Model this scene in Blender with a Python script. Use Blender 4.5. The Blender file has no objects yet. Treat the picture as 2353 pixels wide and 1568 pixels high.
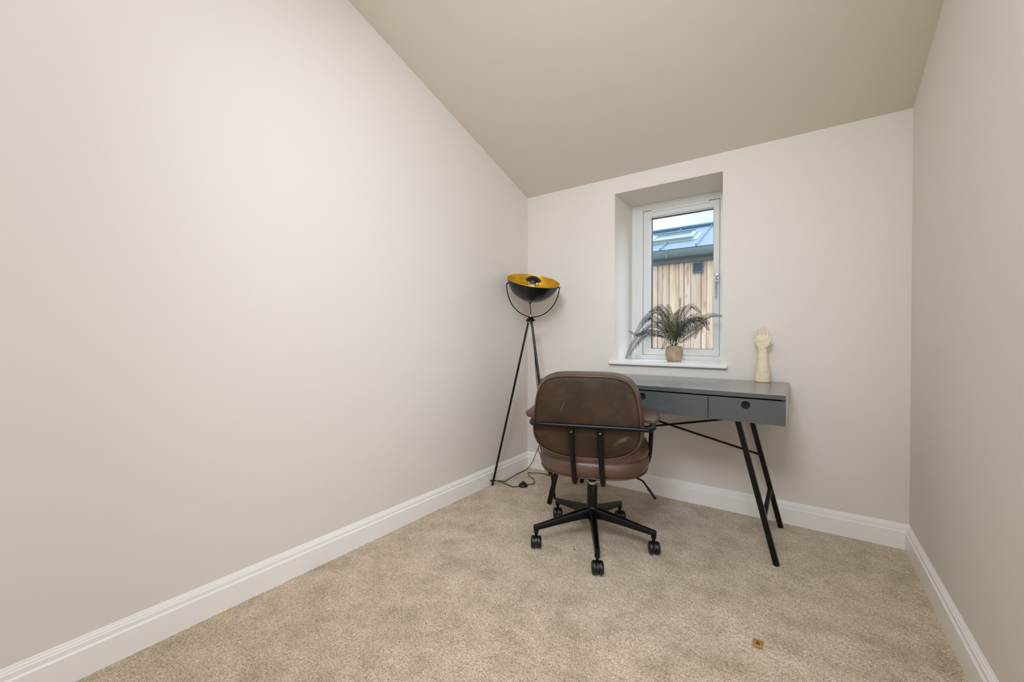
import bpy, math, random
from mathutils import Vector, Matrix
random.seed(7)
PI = math.pi
sc = bpy.context.scene
COL = sc.collection
V = Vector

# ------------------------------------------------------------------ materials
def lin(c):
    return tuple((x / 12.92 if x <= 0.04045 else ((x + 0.055) / 1.055) ** 2.4) for x in (v / 255 for v in c)) + (1.0,)

class NT:
    """small wrapper to write node trees"""
    def __init__(s, name):
        s.m = bpy.data.materials.new(name); s.m.use_nodes = True
        s.t = s.m.node_tree; s.t.nodes.clear()
        s.out = s.n('ShaderNodeOutputMaterial')
    def n(s, typ, **kw):
        nd = s.t.nodes.new(typ)
        for k, v in kw.items():
            if k.startswith('i_'):
                nd.inputs[k[2:].replace('_', ' ')].default_value = v
            else:
                setattr(nd, k, v)
        return nd
    def l(s, a, b):
        s.t.links.new(a, b)
    def bsdf(s, **kw):
        b = s.n('ShaderNodeBsdfPrincipled')
        for k, v in kw.items():
            b.inputs[k.replace('_', ' ')].default_value = v
        s.l(b.outputs[0], s.out.inputs['Surface'])
        return b
    def coord(s, which='Object', scale=(1, 1, 1)):
        tc = s.n('ShaderNodeTexCoord'); mp = s.n('ShaderNodeMapping')
        mp.inputs['Scale'].default_value = scale
        s.l(tc.outputs[which], mp.inputs['Vector'])
        return mp.outputs[0]
    def noise(s, vec, scale, detail=3, rough=.55):
        nd = s.n('ShaderNodeTexNoise'); nd.inputs['Scale'].default_value = scale
        nd.inputs['Detail'].default_value = detail; nd.inputs['Roughness'].default_value = rough
        s.l(vec, nd.inputs['Vector']); return nd.outputs['Fac']
    def ramp(s, fac, stops):
        r = s.n('ShaderNodeValToRGB'); e = r.color_ramp.elements
        while len(e) < len(stops): e.new(0.5)
        for el, (p, c) in zip(e, stops):
            el.position = p; el.color = c
        s.l(fac, r.inputs['Fac']); return r.outputs['Color']
    def mix(s, a, b, fac, mode='MIX'):
        m = s.n('ShaderNodeMix'); m.data_type = 'RGBA'; m.blend_type = mode
        for sock, v in ((m.inputs[0], fac), (m.inputs[6], a), (m.inputs[7], b)):
            if hasattr(v, 'is_linked') or isinstance(v, bpy.types.NodeSocket): s.l(v, sock)
            else: sock.default_value = v
        return m.outputs[2]
    def bump(s, h, strength, dist):
        b = s.n('ShaderNodeBump'); b.inputs['Strength'].default_value = strength
        b.inputs['Distance'].default_value = dist
        s.l(h, b.inputs['Height']); return b.outputs['Normal']

def plain(name, rgb, rough=.5, metal=0.0, bump=0, bscale=200, spec=None, var=0):
    m = NT(name); c = lin(rgb)
    b = m.bsdf(Base_Color=c, Roughness=rough, Metallic=metal)
    if spec is not None: b.inputs['Specular IOR Level'].default_value = spec
    v = m.coord()
    if var:
        d = tuple(x * (1 - var) for x in c[:3]) + (1,); u = tuple(min(1, x * (1 + var)) for x in c[:3]) + (1,)
        m.l(m.ramp(m.noise(v, 14, 5), [(.3, d), (.7, u)]), b.inputs['Base Color'])
    if bump:
        m.l(m.bump(m.noise(v, bscale, 4), bump, .001), b.inputs['Normal'])
    return m.m

def wall_paint(name, rgb):
    m = NT(name); c = lin(rgb)
    b = m.bsdf(Base_Color=c, Roughness=.78); b.inputs['Specular IOR Level'].default_value = .25
    v = m.coord()
    a = tuple(x * .985 for x in c[:3]) + (1,)
    m.l(m.ramp(m.noise(v, 1.7, 4), [(.35, a), (.65, c)]), b.inputs['Base Color'])
    m.l(m.bump(m.noise(v, 420, 2), .05, .0006), b.inputs['Normal'])
    return m.m

M = {}
M['wall'] = wall_paint('warm_white_wall_paint', (228, 222, 211))
M['ceiling'] = wall_paint('warm_white_ceiling_paint', (221, 212, 197))
M['trim'] = plain('satin_white_trim', (246, 244, 237), .36)
M['upvc'] = plain('white_window_plastic', (227, 229, 223), .30)
M['sill'] = plain('white_sill_board', (240, 240, 239), .22)
M['gasket'] = plain('dark_glazing_gasket', (38, 48, 60), .5)
M['chrome'] = plain('polished_chrome', (225, 225, 228), .08, 1.0)
M['black_metal'] = plain('black_powder_coated_metal', (6, 7, 6), .33, 0, .06, 600, spec=.3)
M['black_satin'] = plain('black_satin_lamp_metal', (7, 8, 6), .27, 0, spec=.45)
M['black_plastic'] = plain('black_moulded_plastic', (16, 16, 17), .34)
M['cord'] = plain('black_cord_plastic', (18, 16, 14), .5)
M['ring_plastic'] = plain('pale_grey_ring_plastic', (205, 203, 198), .4)
M['hole'] = plain('matt_black_backing', (8, 8, 9), .7)
M['soil'] = plain('dark_potting_moss', (30, 33, 20), .9, 0, .6, 120)

def mat_desk():
    m = NT('grey_lacquered_board'); b = m.bsdf(Roughness=.3); b.inputs['Coat Weight'].default_value = .7; b.inputs['Coat Roughness'].default_value = .16
    v = m.coord()
    m.l(m.ramp(m.noise(v, 90, 4), [(.3, lin((74, 79, 77))), (.7, lin((80, 85, 82)))]), b.inputs['Base Color'])
    m.l(m.bump(m.noise(v, 350, 3), .06, .0005), b.inputs['Normal'])
    return m.m
M['desk'] = mat_desk()

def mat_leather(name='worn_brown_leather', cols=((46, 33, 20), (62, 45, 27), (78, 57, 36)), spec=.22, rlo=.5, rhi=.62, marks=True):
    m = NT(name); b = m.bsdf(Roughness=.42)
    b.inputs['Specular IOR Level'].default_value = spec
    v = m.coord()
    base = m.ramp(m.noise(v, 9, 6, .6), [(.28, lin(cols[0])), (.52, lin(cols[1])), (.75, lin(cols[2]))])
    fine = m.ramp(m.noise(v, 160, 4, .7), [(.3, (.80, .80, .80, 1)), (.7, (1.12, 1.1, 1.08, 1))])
    col = m.mix(base, fine, 1.0, 'MULTIPLY')
    # a pale scuff low on the right of the back panel and one thin scratch (chair space)
    def mark(cx, cz, ang, sx, sz, y0, colr, inp, amount):
        tc = m.n('ShaderNodeTexCoord'); mp = m.n('ShaderNodeMapping'); mp.vector_type = 'TEXTURE'
        mp.inputs['Location'].default_value = (cx, y0, cz); mp.inputs['Rotation'].default_value = (0, ang, 0)
        mp.inputs['Scale'].default_value = (sx, .05, sz)
        m.l(tc.outputs['Object'], mp.inputs['Vector'])
        ln = m.n('ShaderNodeVectorMath', operation='LENGTH'); m.l(mp.outputs[0], ln.inputs[0])
        nz = m.noise(v, 45, 4, .7)
        ad = m.n('ShaderNodeMath', operation='ADD'); m.l(ln.outputs['Value'], ad.inputs[0]); m.l(nz, ad.inputs[1])
        f = m.ramp(ad.outputs[0], [(.75 , (amount, amount, amount, 1)), (1.0, (0, 0, 0, 1))])
        r = m.n('ShaderNodeMix'); r.data_type = 'RGBA'
        m.l(f, r.inputs[0]); m.l(inp, r.inputs[6]); r.inputs[7].default_value = lin(colr)
        return r.outputs[2]
    if marks: col = mark(.148, .588, math.radians(-32), .080, .024, -.255, (120, 96, 58), col, .55)
    if marks: col = mark(-.114, .735, math.radians(-65), .085, .0042, -.255, (112, 82, 56), col, .8)
    m.l(col, b.inputs['Base Color'])
    m.l(m.ramp(m.noise(v, 30, 4), [(.3, (rlo,) * 3 + (1,)), (.7, (rhi,) * 3 + (1,))]), b.inputs['Roughness'])
    vor = m.n('ShaderNodeTexVoronoi'); vor.inputs['Scale'].default_value = 420; m.l(v, vor.inputs['Vector'])
    m.l(m.bump(vor.outputs['Distance'], .12, .0008), b.inputs['Normal'])
    return m.m
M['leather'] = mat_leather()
M['leather_lit'] = mat_leather('brown_leather_lit', ((74, 54, 41), (92, 68, 52), (108, 82, 63)), .5, .34, .44, False)  # lighter, glossier copy of the same leather, highlight painted into its colour
M['piping'] = plain('brown_leather_piping', (78, 57, 41), .42, 0, .1, 500, var=.12)

def mat_carpet():
    m = NT('beige_twist_pile_carpet'); b = m.bsdf(Roughness=.95)
    b.inputs['Specular IOR Level'].default_value = .08
    b.inputs['Sheen Weight'].default_value = .15
    v = m.coord()
    wob = m.n('ShaderNodeTexNoise'); wob.inputs['Scale'].default_value = 240; wob.inputs['Detail'].default_value = 2; m.l(v, wob.inputs['Vector'])
    wv = m.n('ShaderNodeVectorMath', operation='SCALE'); wv.inputs['Scale'].default_value = .0035; m.l(wob.outputs['Color'], wv.inputs[0])
    va = m.n('ShaderNodeVectorMath', operation='ADD'); m.l(v, va.inputs[0]); m.l(wv.outputs[0], va.inputs[1])
    vo = m.n('ShaderNodeTexVoronoi'); vo.inputs['Scale'].default_value = 400; m.l(va.outputs[0], vo.inputs['Vector'])
    sp = m.n('ShaderNodeSeparateColor'); m.l(vo.outputs['Color'], sp.inputs[0])
    n2 = m.noise(v, 620, 2, .6); n3 = m.noise(v, 170, 3, .6)
    av = m.n('ShaderNodeMath', operation='MULTIPLY_ADD'); m.l(sp.outputs[0], av.inputs[0]); av.inputs[1].default_value = .40
    m.l(n3, av.inputs[2])                                   # each tuft its own tone, over a slower drift
    n1 = m.n('ShaderNodeMath', operation='SUBTRACT'); n1.inputs[0].default_value = 1.0; m.l(vo.outputs['Distance'], n1.inputs[1]); n1 = n1.outputs[0]
    tuft = m.ramp(av.outputs[0], [(.38, lin((150, 131, 106))), (.66, lin((209, 191, 165))), (1.0, lin((243, 228, 205)))])
    col = m.mix(tuft, m.ramp(n2, [(.33, (.70, .68, .66, 1)), (.62, (1.08, 1.08, 1.08, 1))]), .6, 'MULTIPLY')
    # the lie of the pile: broad brushed patches
    p = m.noise(v, 7.0, 6, .64)
    col = m.mix(col, m.ramp(p, [(.33, (.78, .76, .71, 1)), (.50, (.98, .97, .96, 1)), (.66, (1.12, 1.12, 1.12, 1))]), 1.0, 'MULTIPLY')
    m.l(col, b.inputs['Base Color'])
    m.l(m.bump(n1, .7, .0022), b.inputs['Normal'])
    return m.m
M['carpet'] = mat_carpet()

def mat_frond(name, a, bcol):
    m = NT(name); b = m.bsdf(Roughness=.5)
    g = m.n('ShaderNodeNewGeometry')
    m.l(m.ramp(g.outputs['Random Per Island'], [(0, lin(a)), (1, lin(bcol))]), b.inputs['Base Color'])
    return m.m
M['frond_dark'] = mat_frond('dark_green_frond', (22, 32, 20), (48, 60, 42))
M['frond_yellow'] = mat_frond('olive_green_frond', (60, 66, 16), (92, 92, 28))

def mat_pot():
    m = NT('beige_cement_pot'); b = m.bsdf(Roughness=.8); v = m.coord()
    m.l(m.ramp(m.noise(v, 28, 6, .65), [(.3, lin((150, 128, 104))), (.7, lin((184, 163, 138)))]), b.inputs['Base Color'])
    m.l(m.bump(m.noise(v, 180, 4), .3, .001), b.inputs['Normal'])
    return m.m
M['pot'] = mat_pot()

def mat_ceramic():
    m = NT('cream_crackled_ceramic'); b = m.bsdf(Roughness=.6); v = m.coord()
    c = m.ramp(m.noise(v, 60, 6, .7), [(.28, lin((186, 158, 120))), (.40, lin((228, 210, 180))), (.7, lin((242, 229, 205)))])
    m.l(c, b.inputs['Base Color'])
    m.l(m.bump(m.noise(v, 130, 5, .7), .6, .0025), b.inputs['Normal'])
    return m.m
M['ceramic'] = mat_ceramic()

def mat_gold():
    m = NT('gold_leaf_shade_lining'); b = m.bsdf(Roughness=.42, Metallic=.75); v = m.coord()
    m.l(m.ramp(m.noise(v, 26, 5), [(.3, lin((206, 156, 30))), (.7, lin((234, 188, 60)))]), b.inputs['Base Color'])
    return m.m
M['gold'] = mat_gold()

def mat_glass(name, tint=(1, 1, 1, 1)):
    m = NT(name)
    tr = m.n('ShaderNodeBsdfTransparent'); tr.inputs['Color'].default_value = tint
    gl = m.n('ShaderNodeBsdfGlossy'); gl.inputs['Roughness'].default_value = .02
    fr = m.n('ShaderNodeFresnel'); fr.inputs['IOR'].default_value = 1.45
    mx = m.n('ShaderNodeMixShader')
    ge = m.n('ShaderNodeNewGeometry'); sb = m.n('ShaderNodeMath', operation='SUBTRACT'); sb.inputs[0].default_value = 1.0
    m.l(ge.outputs['Backfacing'], sb.inputs[1]); mu = m.n('ShaderNodeMath', operation='MULTIPLY')
    m.l(fr.outputs[0], mu.inputs[0]); m.l(sb.outputs[0], mu.inputs[1])
    m.l(mu.outputs[0], mx.inputs[0]); m.l(tr.outputs[0], mx.inputs[1]); m.l(gl.outputs[0], mx.inputs[2])
    m.l(mx.outputs[0], m.out.inputs['Surface'])
    return m.m
M['glass'] = mat_glass('clear_window_glass', (.97, .985, .98, 1))
M['bulb_glass'] = plain('warm_white_bulb', (232, 214, 180), .2)

def mat_wood():
    m = NT('pale_larch_boards'); b = m.bsdf(Roughness=.75)
    g = m.n('ShaderNodeNewGeometry')
    tc = m.n('ShaderNodeTexCoord'); 
    off = m.n('ShaderNodeVectorMath', operation='SCALE'); off.inputs[0].default_value = (7.3, 3.1, 11.7)
    m.l(g.outputs['Random Per Island'], off.inputs['Scale'])
    ad = m.n('ShaderNodeVectorMath', operation='ADD'); m.l(tc.outputs['Object'], ad.inputs[0]); m.l(off.outputs[0], ad.inputs[1])
    def mp(sc_):
        q = m.n('ShaderNodeMapping'); q.inputs['Scale'].default_value = sc_; m.l(ad.outputs[0], q.inputs['Vector']); return q.outputs[0]
    grain = m.noise(mp((38, 38, 1.6)), 1.0, 5, .6)
    c = m.ramp(grain, [(.3, lin((176, 154, 136))), (.5, lin((208, 190, 175))), (.75, lin((226, 212, 201)))])
    tone = m.ramp(g.outputs['Random Per Island'], [(0, (.90, .88, .86, 1)), (.5, (1.0, .99, .98, 1)), (1, (1.05, 1.0, .93, 1))])
    c = m.mix(c, tone, 1.0, 'MULTIPLY')
    kn = m.noise(mp((9, 9, 3.2)), 1.0, 2, .5)
    c = m.mix(c, lin((140, 104, 78)), m.ramp(kn, [(.63, (0, 0, 0, 1)), (.74, (.8, .8, .8, 1))]))
    m.l(c, b.inputs['Base Color'])
    return m.m
M['wood'] = mat_wood()
M['zinc'] = plain('pale_blue_grey_zinc', (116, 140, 162), .5, .2, 0, 0, var=.06)
M['zinc_dark'] = plain('dark_zinc_upstand', (86, 118, 142), .5, .3)
M['fascia'] = plain('grey_gutter_metal', (104, 120, 126), .5, .2, var=.08)
M['fascia_dark'] = plain('slate_grey_fascia', (98, 108, 112), .6, 0, var=.08)
M['vent'] = plain('blue_grey_vent_plastic', (84, 104, 118), .5)
M['rooflight'] = plain('silver_roof_window_frame', (150, 166, 172), .5, .1)
M['roofglass'] = plain('roof_window_glass', (120, 140, 152), .25)
M['ground'] = plain('grey_gravel_path', (128, 122, 114), .9, 0, .4, 60)
M['kraft'] = plain('brown_card', (176, 128, 70), .7, 0, .2, 300, var=.1)
M['ink'] = plain('dark_brown_print', (92, 58, 18), .7)
M['crumb'] = plain('black_grit', (14, 12, 10), .9)

# ------------------------------------------------------------------ mesh helpers
class MB:
    def __init__(s): s.v = []; s.f = []
    def add(s, vs, fs):
        o = len(s.v); s.v += [tuple(p) for p in vs]; s.f += [tuple(i + o for i in f) for f in fs]; return s
    def box(s, a, b):
        x0, y0, z0 = a; x1, y1, z1 = b
        return s.add([(x0, y0, z0), (x1, y0, z0), (x1, y1, z0), (x0, y1, z0), (x0, y0, z1), (x1, y0, z1), (x1, y1, z1), (x0, y1, z1)],
                     [(3, 2, 1, 0), (4, 5, 6, 7), (0, 1, 5, 4), (1, 2, 6, 5), (2, 3, 7, 6), (3, 0, 4, 7)])
    def loft(s, rings, cap=True, close=False):
        n = len(rings[0]); vs = [p for r in rings for p in r]; fs = []
        R = len(rings)
        for i in range(R if close else R - 1):
            a = i * n; b = ((i + 1) % R) * n
            for j in range(n):
                k = (j + 1) % n
                fs.append((a + j, a + k, b + k, b + j))
        if cap and not close:
            fs.append(tuple(reversed(range(n)))); fs.append(tuple((R - 1) * n + j for j in range(n)))
        return s.add(vs, fs)
    def tube(s, path, r, n=12, closed=False, cap=True):
        P = [V(p) for p in path]; N = len(P)
        rad = r if hasattr(r, '__len__') else [r] * N
        T = []
        for i in range(N):
            a = P[(i - 1) % N] if (closed or i > 0) else P[i]; b = P[(i + 1) % N] if (closed or i < N - 1) else P[i]
            T.append((b - a).normalized())
        u = T[0].orthogonal().normalized(); rings = []
        for i in range(N):
            u = (u - T[i] * u.dot(T[i])).normalized(); w = T[i].cross(u)
            rings.append([P[i] + (u * math.cos(2 * PI * k / n) + w * math.sin(2 * PI * k / n)) * rad[i] for k in range(n)])
        return s.loft(rings, cap, closed)
    def bar(s, a, b, w, h=None, up=(0, 0, 1)):
        """square bar between two points"""
        a = V(a); b = V(b); t = (b - a).normalized(); u = V(up)
        u = (u - t * u.dot(t)).normalized(); x = t.cross(u); h = h or w
        q = [x * (w / 2) + u * (h / 2), -x * (w / 2) + u * (h / 2), -x * (w / 2) - u * (h / 2), x * (w / 2) - u * (h / 2)]
        return s.loft([[a + k for k in q], [b + k for k in q]])
    def lathe(s, prof, n=32, at=(0, 0, 0), axis=(0, 0, 1)):
        ax = V(axis).normalized(); u = ax.orthogonal().normalized(); w = ax.cross(u); o = V(at)
        rings = [[o + ax * z + (u * math.cos(2 * PI * k / n) + w * math.sin(2 * PI * k / n)) * max(r, 1e-5) for k in range(n)] for r, z in prof]
        return s.loft(rings)
    def sphere(s, c, r, n=16, sc_=(1, 1, 1)):
        prof = [(math.sin(PI * i / (n // 2 + 2)) * r, -math.cos(PI * i / (n // 2 + 2)) * r) for i in range(n // 2 + 3)]
        o = len(s.v); s.lathe(prof, n)
        for i in range(o, len(s.v)):
            x, y, z = s.v[i]; s.v[i] = (x * sc_[0] + c[0], y * sc_[1] + c[1], z * sc_[2] + c[2])
        return s
    def build(s, name, mat, parent=None, smooth=True, bevel=0, angle=35, mods=None):
        me = bpy.data.meshes.new(name); me.from_pydata(s.v, [], s.f); me.update()
        import bmesh
        bm = bmesh.new(); bm.from_mesh(me); bmesh.ops.recalc_face_normals(bm, faces=bm.faces); bm.to_mesh(me); bm.free()
        me.materials.append(mat)
        o = bpy.data.objects.new(name, me); COL.objects.link(o)
        if parent: o.parent = parent
        if bevel:
            b = o.modifiers.new('bevel', 'BEVEL'); b.width = bevel; b.segments = 2; b.limit_method = 'ANGLE'; b.angle_limit = math.radians(40)
        if smooth:
            me.polygons.foreach_set('use_smooth', [True] * len(me.polygons))
            me.set_sharp_from_angle(angle=math.radians(angle))
        return o

def catmull(P, per=8, closed=False):
    P = [V(p) for p in P]; n = len(P); out = []
    for i in range(n if closed else n - 1):
        p0 = P[(i - 1) % n] if closed or i > 0 else P[0] * 2 - P[1]
        p1 = P[i]; p2 = P[(i + 1) % n]
        p3 = P[(i + 2) % n] if closed or i + 2 < n else P[-1] * 2 - P[-2]
        for k in range(per):
            t = k / per
            out.append(.5 * ((2 * p1) + (p2 - p0) * t + (2 * p0 - 5 * p1 + 4 * p2 - p3) * t * t + (3 * p1 - p0 - 3 * p2 + p3) * t ** 3))
    if not closed: out.append(P[-1])
    return out

def thing(name, label, cat, loc=(0, 0, 0), rz=0, group=None):
    o = bpy.data.objects.new(name, None); COL.objects.link(o)
    o.location = loc; o.rotation_euler = (0, 0, rz); o.empty_display_size = .1
    o['label'] = label; o['category'] = cat
    if group: o['group'] = group
    return o

def struct(o):
    o['kind'] = 'structure'; return o

# ------------------------------------------------------------------ the room shell
W = 2.2574           # room width (X), left wall X=0, back wall Y=0
HB = 2.1758          # ceiling height at the back wall
SL = .32587          # ceiling rise per metre towards the camera
YR = -4.3            # rear wall
def ceil_z(y): return HB - SL * y
RX0, RX1, RZ0, RZ1 = .735, 1.420, .8585, 2.062   # window reveal
DEEP = .47

wb = MB()
top = ceil_z(0) + .25
for a, b in (((-.12, 0, -.05), (RX0, DEEP, top)), ((RX1, 0, -.05), (W + .12, DEEP, top)),
             ((RX0, 0, -.05), (RX1, DEEP, RZ0)), ((RX0, 0, RZ1), (RX1, DEEP, top))):
    wb.box(a, b)
struct(wb.build('wall_back', M['wall'], smooth=False))
def side_wall(name, x0, x1):
    m = MB(); zt0 = ceil_z(0) + .2; zt1 = ceil_z(YR) + .2
    m.loft([[(x, YR - .1, -.05), (x, 0, -.05), (x, 0, zt0), (x, YR - .1, zt1)] for x in (x0, x1)])
    struct(m.build(name, M['wall'], smooth=False))
side_wall('wall_left', -.12, 0)
side_wall('wall_right', W, W + .12)
m = MB(); m.box((-.12, YR - .12, -.05), (W + .12, YR, ceil_z(YR) + .2)); struct(m.build('wall_rear', M['wall'], smooth=False))
m = MB(); m.loft([[(x, 0.0, ceil_z(0)), (x, YR, ceil_z(YR)), (x, YR, ceil_z(YR) + .15), (x, 0.0, ceil_z(0) + .15)] for x in (-.01, W + .01)])
struct(m.build('ceiling', M['ceiling'], smooth=False))

# carpeted floor: a fine uneven grid of pile
fl = MB(); st = .011; nx = int(W / st) + 1; ny = int(-YR / st) + 1
rf = random.Random(3)
vs = [(i * W / nx, -j * (-YR) / ny, -rf.random() * .0030) for j in range(ny + 1) for i in range(nx + 1)]
fs = [(j * (nx + 1) + i, (j + 1) * (nx + 1) + i, (j + 1) * (nx + 1) + i + 1, j * (nx + 1) + i + 1) for j in range(ny) for i in range(nx)]
fl.add(vs, fs)
struct(fl.build('floor', M['carpet'], smooth=False))

# skirting boards with a stepped moulding, mitred in the corners
SK = [(.018, -.006), (.018, .0845), (.0125, .0895), (.0125, .1035), (.0085, .1065), (.0085, .1105), (.0030, .1145), (.0030, .1180), (.0, .1215)]
def skirt(name, fn, ends):
    m = MB(); rings = []
    for e in ends:
        ring = [fn(e, d, z) for d, z in SK] + [fn(e, 0, -.006)]
        rings.append(ring)
    m.loft(rings); struct(m.build(name, M['trim'], smooth=False))
skirt('baseboard_left', lambda e, d, z: (d, (-d if e == 0 else YR + d), z), (0, 1))
skirt('baseboard_right', lambda e, d, z: (W - d, (-d if e == 0 else YR + d), z), (0, 1))
skirt('baseboard_back', lambda e, d, z: ((d if e == 0 else W - d), -d, z), (0, 1))

# ------------------------------------------------------------------ the window
win = bpy.data.objects.new('window_1', None); COL.objects.link(win); struct(win); win.location = (0, 0, 0)
YF = .36
def frame_mb(x0, x1, z0, z1, l, r, b, t, y0, y1):
    m = MB()
    o = [(x0, z0), (x1, z0), (x1, z1), (x0, z1)]; i = [(x0 + l, z0 + b), (x1 - r, z0 + b), (x1 - r, z1 - t), (x0 + l, z1 - t)]
    ring = lambda pts, y: [(x, y, z) for x, z in pts]
    m.loft([ring(o, y0), ring(i, y0), ring(i, y1), ring(o, y1)], cap=False, close=True)
    return m
frame_mb(RX0, RX1, .8825, RZ1, .084, .068, .0335, .049, YF, YF + .075).build('window_frame', M['upvc'], win, False, .003)
frame_mb(RX0, RX0 + .032, .8825, RZ1, .001, .001, .001, .001, YF - .0, YF + .001)
m = MB(); m.box((RX0, YF - .006, .8825), (RX0 + .030, YF + .02, RZ1)); m.build('frame_extension', M['upvc'], win, False, .002)
sash = frame_mb(.8215, 1.3495, .9185, 2.0105, .050, .036, .040, .049, YF + .004, YF + .060).build('sash', M['upvc'], win, False, .004)
frame_mb(.868, 1.317, .955, 1.965, .0095, .0085, .0095, .0095, YF + .020, YF + .026).build('glazing_bead', M['upvc'], win, False, .001)
m = MB(); m.box((.870, YF + .030, .957), (1.316, YF + .033, 1.963)); m.build('glass_pane', M['glass'], win, False)
frame_mb(.868, 1.317, .955, 1.965, .012, .012, .012, .012, YF + .034, YF + .054).build('gasket', M['gasket'], win, False)
m = MB(); m.box((.884, YF - .008, 1.9950), (1.283, YF + .010, 2.0125)); m.build('trickle_vent', M['upvc'], win, False, .004)
# sill board, running from the frame to just past the wall face
m = MB()
m.box((RX0 + .0005, -.0005, RZ0), (RX1 - .0005, YF + .01, .8825)); m.box((.700, -.030, RZ0), (1.453, -.0005, .8825))
m.build('window_sill', M['sill'], win, True, .006)
# espagnolette handle
hx = 1.3335
m = MB(); m.lathe([(.0, .0), (.011, .0), (.012, .004), (.010, .012), (.0, .014)], 20, (hx, YF + .004, 1.482), (0, -1, 0))
m.lathe([(.0, .0), (.011, .0), (.012, .004), (.010, .012), (.0, .014)], 20, (hx, YF + .004, 1.436), (0, -1, 0))
m.box((hx - .011, YF - .004, 1.436), (hx + .011, YF + .004, 1.482))
hd = m.build('window_handle', M['chrome'], win)
m = MB(); m.tube(catmull([(hx, YF - .002, 1.455), (hx - .001, YF - .022, 1.455), (hx - .002, YF - .037, 1.449), (hx - .002, YF - .040, 1.43), (hx - .002, YF - .036, 1.38), (hx - .002, YF - .034, 1.335)], 6),
             [.011] * 6 + [.0115] * 6 + [.011] * 6 + [.009] * 6 + [.0072] * 6 + [.006], 14)
m.sphere((hx - .002, YF - .034, 1.334), .0065, 12)
m.build('lever', M['chrome'], hd)

# ------------------------------------------------------------------ outside
ob = thing('outside_timber_building', 'low timber-clad outbuilding with blue grey metal roof seen through the window', 'outbuilding', (0, 3.0, -.3))
E0 = V((0, 3.0, -.3))
def loc(p): return V(p) - E0
m = MB()
joints = [-1.6, -1.48, -1.41, -1.29, -1.2, -1.1, -1.02, -.9, -.83, -.7, -.62, -.5, -.42, -.33, -.22, -.15, -.03, .04, .112, .186, .250, .337, .467, .530, .614, .742, .810, .93, 1.0, 1.13, 1.2, 1.31, 1.38, 1.5, 1.58, 1.7, 1.79, 1.9, 1.97, 2.1, 2.18, 2.3, 2.38, 2.5, 2.6]
for k in range(len(joints) - 1):
    y = 3.0 + (0 if k % 2 == 0 else .010) - E0.y
    m.box((joints[k], y, 0), (joints[k + 1] - .0055, y + .02, 2.052 - E0.z))
m.build('cladding', M['wood'], ob, False, .002)
m = MB(); m.box((-1.6, .035, 0), (2.6, .12, 2.5)); m.build('backing_wall', M['hole'], ob, False)
m = MB(); m.box((-1.65, -.035, 2.042 + .3), (2.65, .02, 2.215 + .3)); m.build('fascia_board', M['fascia_dark'], ob, False, .003)
m = MB()
gp = [(-.13, 2.206), (-.135, 2.15), (-.115, 2.115), (-.07, 2.10), (-.036, 2.115), (-.036, 2.213), (-.045, 2.213), (-.045, 2.12), (-.07, 2.107), (-.108, 2.12), (-.127, 2.15), (-.122, 2.206)]
m.loft([[(xx, y, z + .3) for y, z in gp] for xx in (-1.65, 2.65)])
gut = m.build('gutter', M['fascia'], ob, True, 0)
m = MB(); m.box((.32, -.140, 2.105 + .3), (.352, -.028, 2.216 + .3)); m.build('gutter_bracket', M['fascia'], gut, False, .003)
def rp(xx, y, up=0): # a point on the roof plane
    n = V((0, -.41, .912))
    return V((xx, y - 3.0, 2.235 + .45 * (y - 2.92) + .3)) + n * up
m = MB(); m.loft([[rp(-1.7, 2.90), rp(-1.7, 4.12), rp(-1.7, 4.12, -.06), rp(-1.7, 2.90, -.06)], [rp(2.7, 2.90), rp(2.7, 4.12), rp(2.7, 4.12, -.06), rp(2.7, 2.90, -.06)]])
roof = m.build('metal_roof', M['zinc'], ob, False)
for xx in (-1.07, -.63, -.19, .25, .70, 1.14, 1.58, 2.02):
    segs = [(2.90, 4.07)] if not (-.15 < xx < .62) else [(2.90, 3.25), (3.70, 4.07)]
    for s0, s1 in segs:
        m = MB(); m.loft([[rp(xx - .006, s0), rp(xx + .006, s0), rp(xx + .004, s0, .028), rp(xx - .004, s0, .028)], [rp(xx - .006, s1), rp(xx + .006, s1), rp(xx + .004, s1, .028), rp(xx - .004, s1, .028)]])
        m.build('standing_seam', M['zinc'], roof, False)
    m = MB(); m.loft([[rp(xx - .006, 2.885), rp(xx + .006, 2.885), rp(xx + .006, 2.885, .036), rp(xx - .006, 2.885, .036)], [rp(xx - .006, 2.899), rp(xx + .006, 2.899), rp(xx + .006, 2.899, .036), rp(xx - .006, 2.899, .036)]])
    m.build('seam_end', M['zinc_dark'], roof, False)
m = MB(); m.loft([[rp(e, 4.08, .0), rp(e, 4.08, .045), rp(e, 4.165, .045), rp(e, 4.165, .0)] for e in (-1.7, 2.7)])
m.build('ridge_cap', M['zinc'], ob, False)
m = MB(); m.loft([[rp(e, 4.065, .002), rp(e, 4.065, .034), rp(e, 4.08, .034), rp(e, 4.08, .002)] for e in (-1.7, 2.7)])
m.build('ridge_upstand', M['zinc_dark'], ob, False)
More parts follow.
